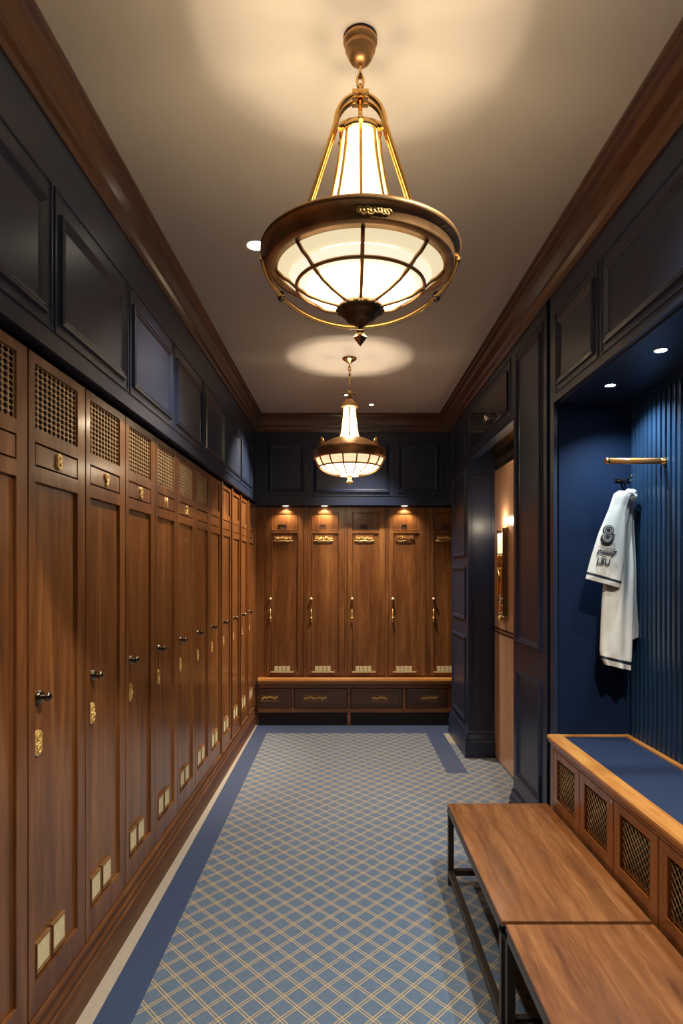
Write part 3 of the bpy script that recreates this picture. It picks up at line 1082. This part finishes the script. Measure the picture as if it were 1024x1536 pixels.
for x, nm in ((-0.53, 'leftmost far locker'), (-0.165, 'second far locker'), (0.585, 'fourth far locker')):
    t = downlight(x, 6.005, 2.064, 'tiny warm puck light above the %s' % nm, 'puck_light', 0.028, 'led_p', 'puck lights over the far lockers')
    spot('beam', (0, 0, -0.008), (0, 0.022, -0.20), E_PUCK, 120, WARM, 0.7, 0.012, t)

for y_, nm in ((2.68, 'farther from'), (2.255, 'nearer to')):
    t = downlight(1.122, y_, BZ - 0.007, 'cool white spotlight in the niche ceiling, the one %s the camera' % nm, 'niche_spotlight', 0.020, 'led_c', 'niche spotlights')
    spot('beam', (0, 0, -0.012), (0.22, 0.06, -1), E_BAY * (1.7 if y_ > 2.5 else 0.6), 125, COOL, 0.8, 0.012, t)
t = downlight(1.122, 1.83, BZ - 0.007, 'cool white spotlight in the niche ceiling, beyond the photo edge', 'niche_spotlight', 0.020, 'led_c', 'niche spotlights')
spot('beam', (0, 0, -0.012), (0.20, 0.0, -1), E_BAY * 0.6, 120, COOL, 0.8, 0.012, t)

# ------------------------------------------------------------------ niche seat cabinet
cab = thing('seat_cabinet', 'reddish wood seat cabinet with mesh doors and blue cushion in the niche', 'cabinet', (0.965, 0, 0), A_R)
# local x = -y (towards the camera), local y = x - 0.965
CL0, CL1 = -2.962, -0.82
b = MB()
b.box(CL0, CL1, 0.03, 0.372, 0.0, 0.655)
b.build('carcass', M['dark'], cab)
b = MB()
b.box(CL0, CL1, 0.0, 0.03, 0.612 + 0.028, 0.658, 0.001)
b.box(CL0, CL1, 0.004, 0.03, 0.0, 0.06)
edges = [2.930, 2.605, 2.280, 1.955, 1.630, 1.305, 0.980]
b.box(CL0, -2.932, 0.0, 0.03, 0.06, 0.64, 0.001)
b.box(-0.978, CL1, 0.0, 0.03, 0.06, 0.64, 0.001)
b.build('face_frame', M['cabinet'], cab)
b = MB()   # rim around the cushion
b.prism([(-0.045, 0.658), (0.004, 0.658), (0.010, 0.664), (0.012, 0.672), (0.018, 0.680), (0.018, 0.690), (0.012, 0.697), (-0.045, 0.697)], CL0, CL1)
b.box(CL0, CL1, 0.335, 0.359, 0.655, 0.697, 0.002)
b.box(CL0, CL0 + 0.025, 0.040, 0.340, 0.655, 0.6965, 0.002)
b.box(CL1 - 0.025, CL1, 0.040, 0.340, 0.655, 0.6965, 0.002)
b.build('rim', M['oak'], cab)['label'] = 'honey coloured moulded rim'
b = MB()
b.box(CL0 + 0.026, CL1 - 0.026, 0.046, 0.334, 0.655, 0.692, 0.008)
b.build('cushion', M['cushion'], cab)['label'] = 'blue upholstered seat pad'
def lattice_mb(x0, x1, z0, z1, step=0.031):
    """crossed brass wires, clipped to the opening"""
    b = MB()
    def seg(p, q, yy):
        b.tube([(p[0], yy, p[1]), (q[0], yy, q[1])], 0.0016, 5)
    w, h = x1 - x0, z1 - z0
    s = 1.15
    k = -h * s
    n = 0
    while k < w + h * s:
        for sg in (1, -1):
            # line x = x0 + k + s*(z - z0)*sg
            pts = []
            za, zb = 0.0, h
            xa = k + (0 if sg > 0 else h * s) * 1.0
            f = lambda z: (k + s * z) if sg > 0 else (k + s * (h - z))
            # clip
            lo, hi = 0.0, h
            # solve 0 <= f(z) <= w
            if sg > 0:
                lo = max(lo, -k / s); hi = min(hi, (w - k) / s)
            else:
                lo = max(lo, h - (w - k) / s); hi = min(hi, h + k / s)
            if hi - lo > 0.004:
                seg((x0 + f(lo), z0 + lo), (x0 + f(hi), z0 + hi), 0.012 + 0.0012 * sg)
        k += step
        n += 1
    return b
def cab_door_mb(w):
    b = MB()
    z0, z1 = 0.064, 0.636
    gz0, gz1 = 0.425, 0.606
    s = 0.055
    b.box(0.003, s, 0.0, 0.024, z0, z1, 0.0015)
    b.box(w - s, w - 0.003, 0.0, 0.024, z0, z1, 0.0015)
    b.box(s - 0.001, w - s + 0.001, 0.0, 0.024, z0, 0.11, 0.0015)
    b.box(s - 0.001, w - s + 0.001, 0.010, 0.024, 0.11, 0.37)
    b.box(s - 0.001, w - s + 0.001, 0.0, 0.024, 0.36, gz0, 0.0015)
    b.box(s - 0.001, w - s + 0.001, 0.0, 0.024, gz1, z1, 0.0015)
    return b
dw = 0.325
cdm = cab_door_mb(dw).mesh('door', M['cabinet'])
lat = lattice_mb(0.055, dw - 0.055, 0.425, 0.606).mesh('wire_grille', M['wire'])
lip = MB().box(0.052, dw - 0.052, -0.004, 0.004, 0.421, 0.427, 0.001).mesh('sill', M['brass'])
for i in range(6):
    d = part('door', cdm, cab, (-edges[i], 0, 0))
    part('wire_grille', lat, d)
    part('sill', lip, d)
part('catch', MB().lathe([(0.0005, -0.006), (0.004, -0.005), (0.005, 0.002)], 10, (0, 0, 0), 'y').mesh('catch', M['chrome']), cab, (-2.29, 0, 0.625))

# ------------------------------------------------------------------ benches in front
def bench(y0, y1, x0, x1, label, zt=0.372):
    L_, Wd = y1 - y0, x1 - x0
    t = thing('coffee_bench', label, 'bench', (x0, y0, 0), 0, 'low wooden benches with steel frames')
    b = MB()
    b.box(0.002, Wd - 0.002, 0.002, L_ - 0.002, zt - 0.014, zt, 0.003)
    b.build('top', M['top'], t)['label'] = 'brown wooden bench top'
    b = MB()
    s = 0.026
    b.box(0, s, 0, L_, zt - 0.040, zt - 0.014, 0.002)
    b.box(Wd - s, Wd, 0, L_, zt - 0.040, zt - 0.014, 0.002)
    b.box(0, Wd, 0, s, zt - 0.0395, zt - 0.0145, 0.002)
    b.box(0, Wd, L_ - s, L_, zt - 0.0395, zt - 0.0145, 0.002)
    b.build('frame', M['steel'], t)
    for lx in (0, Wd - s):
        for ly in (0, L_ - s):
            MB().box(lx, lx + s, ly, ly + s, 0, zt - 0.040, 0.002).build('leg', M['steel'], t)
    for lx in (0, Wd - s):
        MB().box(lx + 0.001, lx + s - 0.001, s, L_ - s, 0.045, 0.071, 0.002).build('stretcher', M['steel'], t)
    for ly in (0, L_ - s):
        MB().box(s, Wd - s, ly + 0.001, ly + s - 0.001, 0.045, 0.071, 0.002).build('stretcher', M['steel'], t)
    return t
bench(1.971, 2.975, 0.489, 0.955, 'low brown wooden bench on dark steel frame, the farther of two beside the mesh cabinet')
bench(0.955, 1.957, 0.497, 0.955, 'low brown wooden bench on dark steel frame, the nearer one at the bottom edge')

# ------------------------------------------------------------------ hanging rail, hook, jersey
ra = thing('hanging_rail', 'short wooden rail with brass ends sticking out of the ribbed niche wall', 'rail', (BX - 0.014, 2.63, 1.903), 0)
MB().lathe([(0.0125, -0.012), (0.0125, -0.235)], 20, (0, 0, 0), 'x', cap=True).build('rod', M['oak'], ra)
MB().lathe([(0.0128, -0.230), (0.0133, -0.236), (0.0133, -0.243), (0.008, -0.248), (0.0005, -0.249)], 20, (0, 0, 0), 'x').build('end_cap', M['brass'], ra)
MB().lathe([(0.016, 0.0), (0.016, -0.005), (0.0132, -0.008), (0.0132, -0.018), (0.0126, -0.018)], 20, (0, 0, 0), 'x').build('end_cap', M['brass'], ra)

HY = 2.845
hk = thing('coat_hook', 'small dark coat hook on the blue niche wall above the jersey', 'hook', (1.295, BY1 - 0.012, 1.872), 0)
MB().box(-0.034, 0.034, -0.006, 0.0, -0.008, 0.008, 0.003).build('back_plate', M['pewter'], hk)
MB().tube([(-0.008, -0.004, 0), (-0.010, -0.03, -0.004), (-0.016, -0.08, -0.012), (-0.019, -0.130, -0.022), (-0.019, -0.142, -0.012), (-0.019, -0.146, 0.004)], 0.0042, 10).build('hook_arm', M['pewter'], hk)
MB().tube([(0.006, -0.004, 0), (0.006, -0.02, -0.012), (0.005, -0.032, -0.022), (0.004, -0.044, -0.012)], 0.003, 8).build('hook_arm', M['pewter'], hk)

def JP(px, py, y_=HY):
    return ((px - CX) * y_ / F, CZ + (CY - py) * y_ / F)

def drape(rows, ncol=44, folds=5, amp=0.006, depth=0.03, yc=HY, phase=0.0, stripe=None):
    """hanging cloth tube: rows = [(left px, left py, right px, right py, depth scale)] from top to hem"""
    b = MB()
    sub = 7
    pts = []
    for i in range(len(rows) - 1):
        for s in range(sub):
            t = s / sub
            pts.append([a + (c - a) * t for a, c in zip(rows[i], rows[i + 1])] + [(i + t) / (len(rows) - 1)])
    pts.append(list(rows[-1]) + [1.0])
    loops = []
    for (lx, lz, rx, rz, ds, t) in pts:
        xl, zl = JP(lx, lz, yc)
        xr, zr = JP(rx, rz, yc)
        lp = []
        for j in range(ncol):
            a = 2 * PI * j / ncol
            u = 0.5 - 0.5 * math.cos(a)
            x = xl + (xr - xl) * u
            z = zl + (zr - zl) * u
            front = math.sin(a)
            w = amp * math.sin(folds * PI * u * 2 + phase + 1.3 * t) * (0.35 + 0.65 * t) + 0.5 * amp * math.sin(11 * u + 7 * t + phase)
            yy = yc - depth * ds * front - w * (1 if front >= 0 else 0.6)
            lp.append(b.v(x, yy, z))
        loops.append(lp)
    n = len(loops)
    for i in range(n - 1):
        t = pts[i][5]
        b.mi = 1 if stripe and stripe[0] <= t < stripe[1] else 0
        for j in range(ncol):
            b.f([loops[i][j], loops[i][(j + 1) % ncol], loops[i + 1][(j + 1) % ncol], loops[i + 1][j]], True)
    b.mi = 0
    b.f(loops[0])
    return b

je = thing('baseball_jersey', 'white baseball jersey with black trim hanging from the hook in the niche', 'jersey', (0, 0, 0))
CM = [M['cloth'], M['ink']]
# collar bunch over the hook
body = drape([(932, 740, 950, 738, 0.6), (921, 752, 951, 752, 0.8), (913, 800, 946, 790, 0.9), (906, 860, 949, 850, 1.0), (902, 900, 948, 900, 1.1), (899, 975, 946, 985, 1.1),
              (900, 984, 945.6, 994, 1.1), (901, 987, 945.3, 998, 1.1), (905, 996, 944.6, 1005, 1.05)], folds=2, amp=0.012, depth=0.026, yc=HY, stripe=(6 / 8 - 0.02, 7 / 8 - 0.01))
body.build('body', CM, je)['label'] = 'long front of the jersey with black hem stripe'
back = drape([(938, 744, 951, 742, 0.6), (938, 790, 950, 790, 0.9), (938, 860, 953, 855, 1.0), (936, 900, 954, 900, 1.0), (934, 945, 957.5, 940, 1.0), (937, 961, 956.5, 955, 1.0)],
             folds=2, amp=0.004, depth=0.020, yc=HY + 0.030, phase=1.2)
back.build('back', CM, je)
slv = drape([(928, 736, 944, 737, 0.5), (920, 741, 945, 745, 0.7), (912, 765, 938, 770, 0.9), (897, 800, 937, 805, 1.0), (887, 832, 936, 840, 1.0), (880, 857, 932, 872, 1.0),
             (879, 861, 931, 875.5, 1.0), (878.6, 863, 930.5, 877.5, 1.0), (877.5, 868, 929, 882, 0.9)], folds=1, amp=0.002, depth=0.018, yc=HY - 0.035, phase=0.4, stripe=(5 / 8 + 0.01, 6 / 8 + 0.03))
slv.build('sleeve', CM, je)['label'] = 'short sleeve with black cuff stripe and printing'
b = MB()
px0, pz0 = JP(946, 744)
b.T = Matrix.Translation((px0, HY - 0.01, pz0))
prof = []
for k in range(9):
    a = -PI / 2 + PI * k / 8
    prof.append((max(0.0005, 0.022 * math.cos(a)), 0.030 * math.sin(a)))
b.lathe(prof, 20)
b.T = Matrix.Translation((px0 - 0.018, HY - 0.02, pz0 + 0.010))
b.lathe([(r * 0.9, h * 0.7) for r, h in prof], 20)
bunch = b.build('collar', M['cloth'], je)
for v in bunch.data.vertices:
    v.co.x += 0.004 * math.sin(v.co.z * 260 + v.co.y * 90)
    v.co.y += 0.004 * math.sin(v.co.z * 190 + v.co.x * 200)
YS = HY - 0.0598
def jersey_text(s, px, py, size, mat, rot=0.0, sc=(1, 1, 1), name='print', dy=0.0, extr=0.0006, bev=0.0, shear=0.0, offset=0.0):
    x, z = JP(px, py, YS)
    return text_obj(name, s, size, mat, je, (x, YS + dy, z), extr, bev, shear, rot=(0, rot, 0), scale=sc, offset=offset)
tl = R(10)
b = MB()
for cx_, cy_, rr in ((912.6, 795.5, 0.0235), (910.4, 808.5, 0.0270)):
    x_, z_ = JP(cx_, cy_, YS)
    b.lathe([(rr, 0.006), (rr, 0.0005), (rr * 0.93, -0.001), (0.0005, -0.001)], 28, (x_, YS, z_), 'y')
b.build('badge_print', M['ink'], je)
jersey_text('8', 911.3, 802.5, 0.100, M['cloth'], R(8), (0.92, 1, 1.0), 'numeral_outline', -0.0012, 0.0004)
jersey_text('8', 911.3, 802.5, 0.100, M['ink'], R(8), (0.92, 1, 1.0), 'numeral_inlay', -0.0020, 0.0004, offset=-0.0022)
jersey_text('c', 920.0, 803, 0.030, M['ink'], tl, (1, 1, 1), 'print', 0, 0.001, 0.001)
jersey_text('gusso', 906.5, 827.5, 0.028, M['ink'], tl, (1, 1, 1), 'script_print', 0, 0.001, 0.0006, 0.25)
jersey_text('7', 919.0, 831, 0.036, M['ink'], tl, (1, 1, 1), 'script_print', 0, 0.001, 0.0012, 0.3)
jersey_text('LSU', 904.5, 842.5, 0.036, M['ink'], R(6), (1, 1, 1), 'letter_print', 0, 0.001, 0.0006, 0.1)
for (a, c, e, f_) in ((897, 820, 922, 824.5), (895.5, 832, 909, 835.5)):
    x0, z0 = JP(a, c, YS); x1, z1 = JP(e, f_, YS)
    MB().tube([(x0, YS, z0), (x1, YS, z1)], 0.0014, 6).build('printed_line', M['ink'], je)

# ------------------------------------------------------------------ sconce on the copper door panel, picture light
sc_ = thing('wall_sconce', 'tall brass and crystal wall sconce glowing on the copper panel in the doorway', 'lamp', (1.19, 4.67, 1.43), A_R)
MB().box(-0.085, 0.085, -0.014, 0.0, -0.33, 0.34, 0.004).build('back_plate', M['bronze'], sc_)
for x in (-0.045, 0.045):
    b = MB()
    b.lathe([(0.0005, 0.30), (0.012, 0.295), (0.012, 0.14), (0.0005, 0.135)], 14, (x, -0.034, 0))
    b.build('candle_tube', M['cone'], sc_)
    b = MB()
    b.lathe([(0.012, 0.15), (0.022, 0.13), (0.018, 0.10), (0.008, 0.06), (0.012, -0.02), (0.020, -0.10), (0.010, -0.20), (0.018, -0.26), (0.0005, -0.31)], 14, (x, -0.034, 0))
    b.tube([(x, -0.045, 0.05), (x * 0.5, -0.04, -0.02), (0, -0.014, 0.0)], 0.006, 8)
    b.build('arm', M['brass'], sc_)
b = MB()
for i in range(7):
    z = -0.12 - 0.025 * i
    for x in (-0.06, -0.02, 0.02, 0.06):
        b.lathe([(0.0005, 0.012), (0.009, 0), (0.0005, -0.016)], 6, (x, -0.030 - 0.004 * (i % 2), z - abs(x) * 0.5), smooth=False)
b.build('crystal_drops', M['chrome'], sc_)
b = MB()
b.lathe([(0.0005, -0.30), (0.02, -0.31), (0.012, -0.345), (0.0005, -0.375)], 12, (0, -0.035, 0))
b.build('finial', M['gold'], sc_)
b = MB()
b.box(-0.09, -0.075, -0.04, -0.010, -0.30, 0.33, 0.003); b.box(0.075, 0.09, -0.04, -0.010, -0.30, 0.33, 0.003)
b.build('side_rails', M['pewter'], sc_)
dd = bpy.data.lights.new('glow', 'POINT'); dd.energy = 1.4; dd.color = WARM; dd.shadow_soft_size = 0.025
oo = bpy.data.objects.new('glow', dd); COL.objects.link(oo); oo.parent = sc_; oo.location = (0, -0.06, 0.39)
b = MB()
lf = thing('transom_spotlight', 'small chrome spotlight on the black transom above the doorway', 'light', (XR - 0.012, 4.17, 2.45), A_R)
b.tube([(-0.04, -0.035, -0.012), (0.04, -0.035, 0.012)], 0.016, 14)
b.build('barrel', M['chrome'], lf)
MB().tube([(0, 0, 0), (0, -0.03, 0)], 0.006, 8).build('arm', M['chrome'], lf)

t = downlight(1.115, 4.42, 2.519, 'small warm added fill light hidden in the top of the doorway recess', 'doorway_fill_light', 0.022)  # added out of sight to brighten the copper door panel
spot('beam', (0, 0, -0.01), (0.03, 0.0, -1), 10.0, 120, WARM, 0.8, 0.02, t)
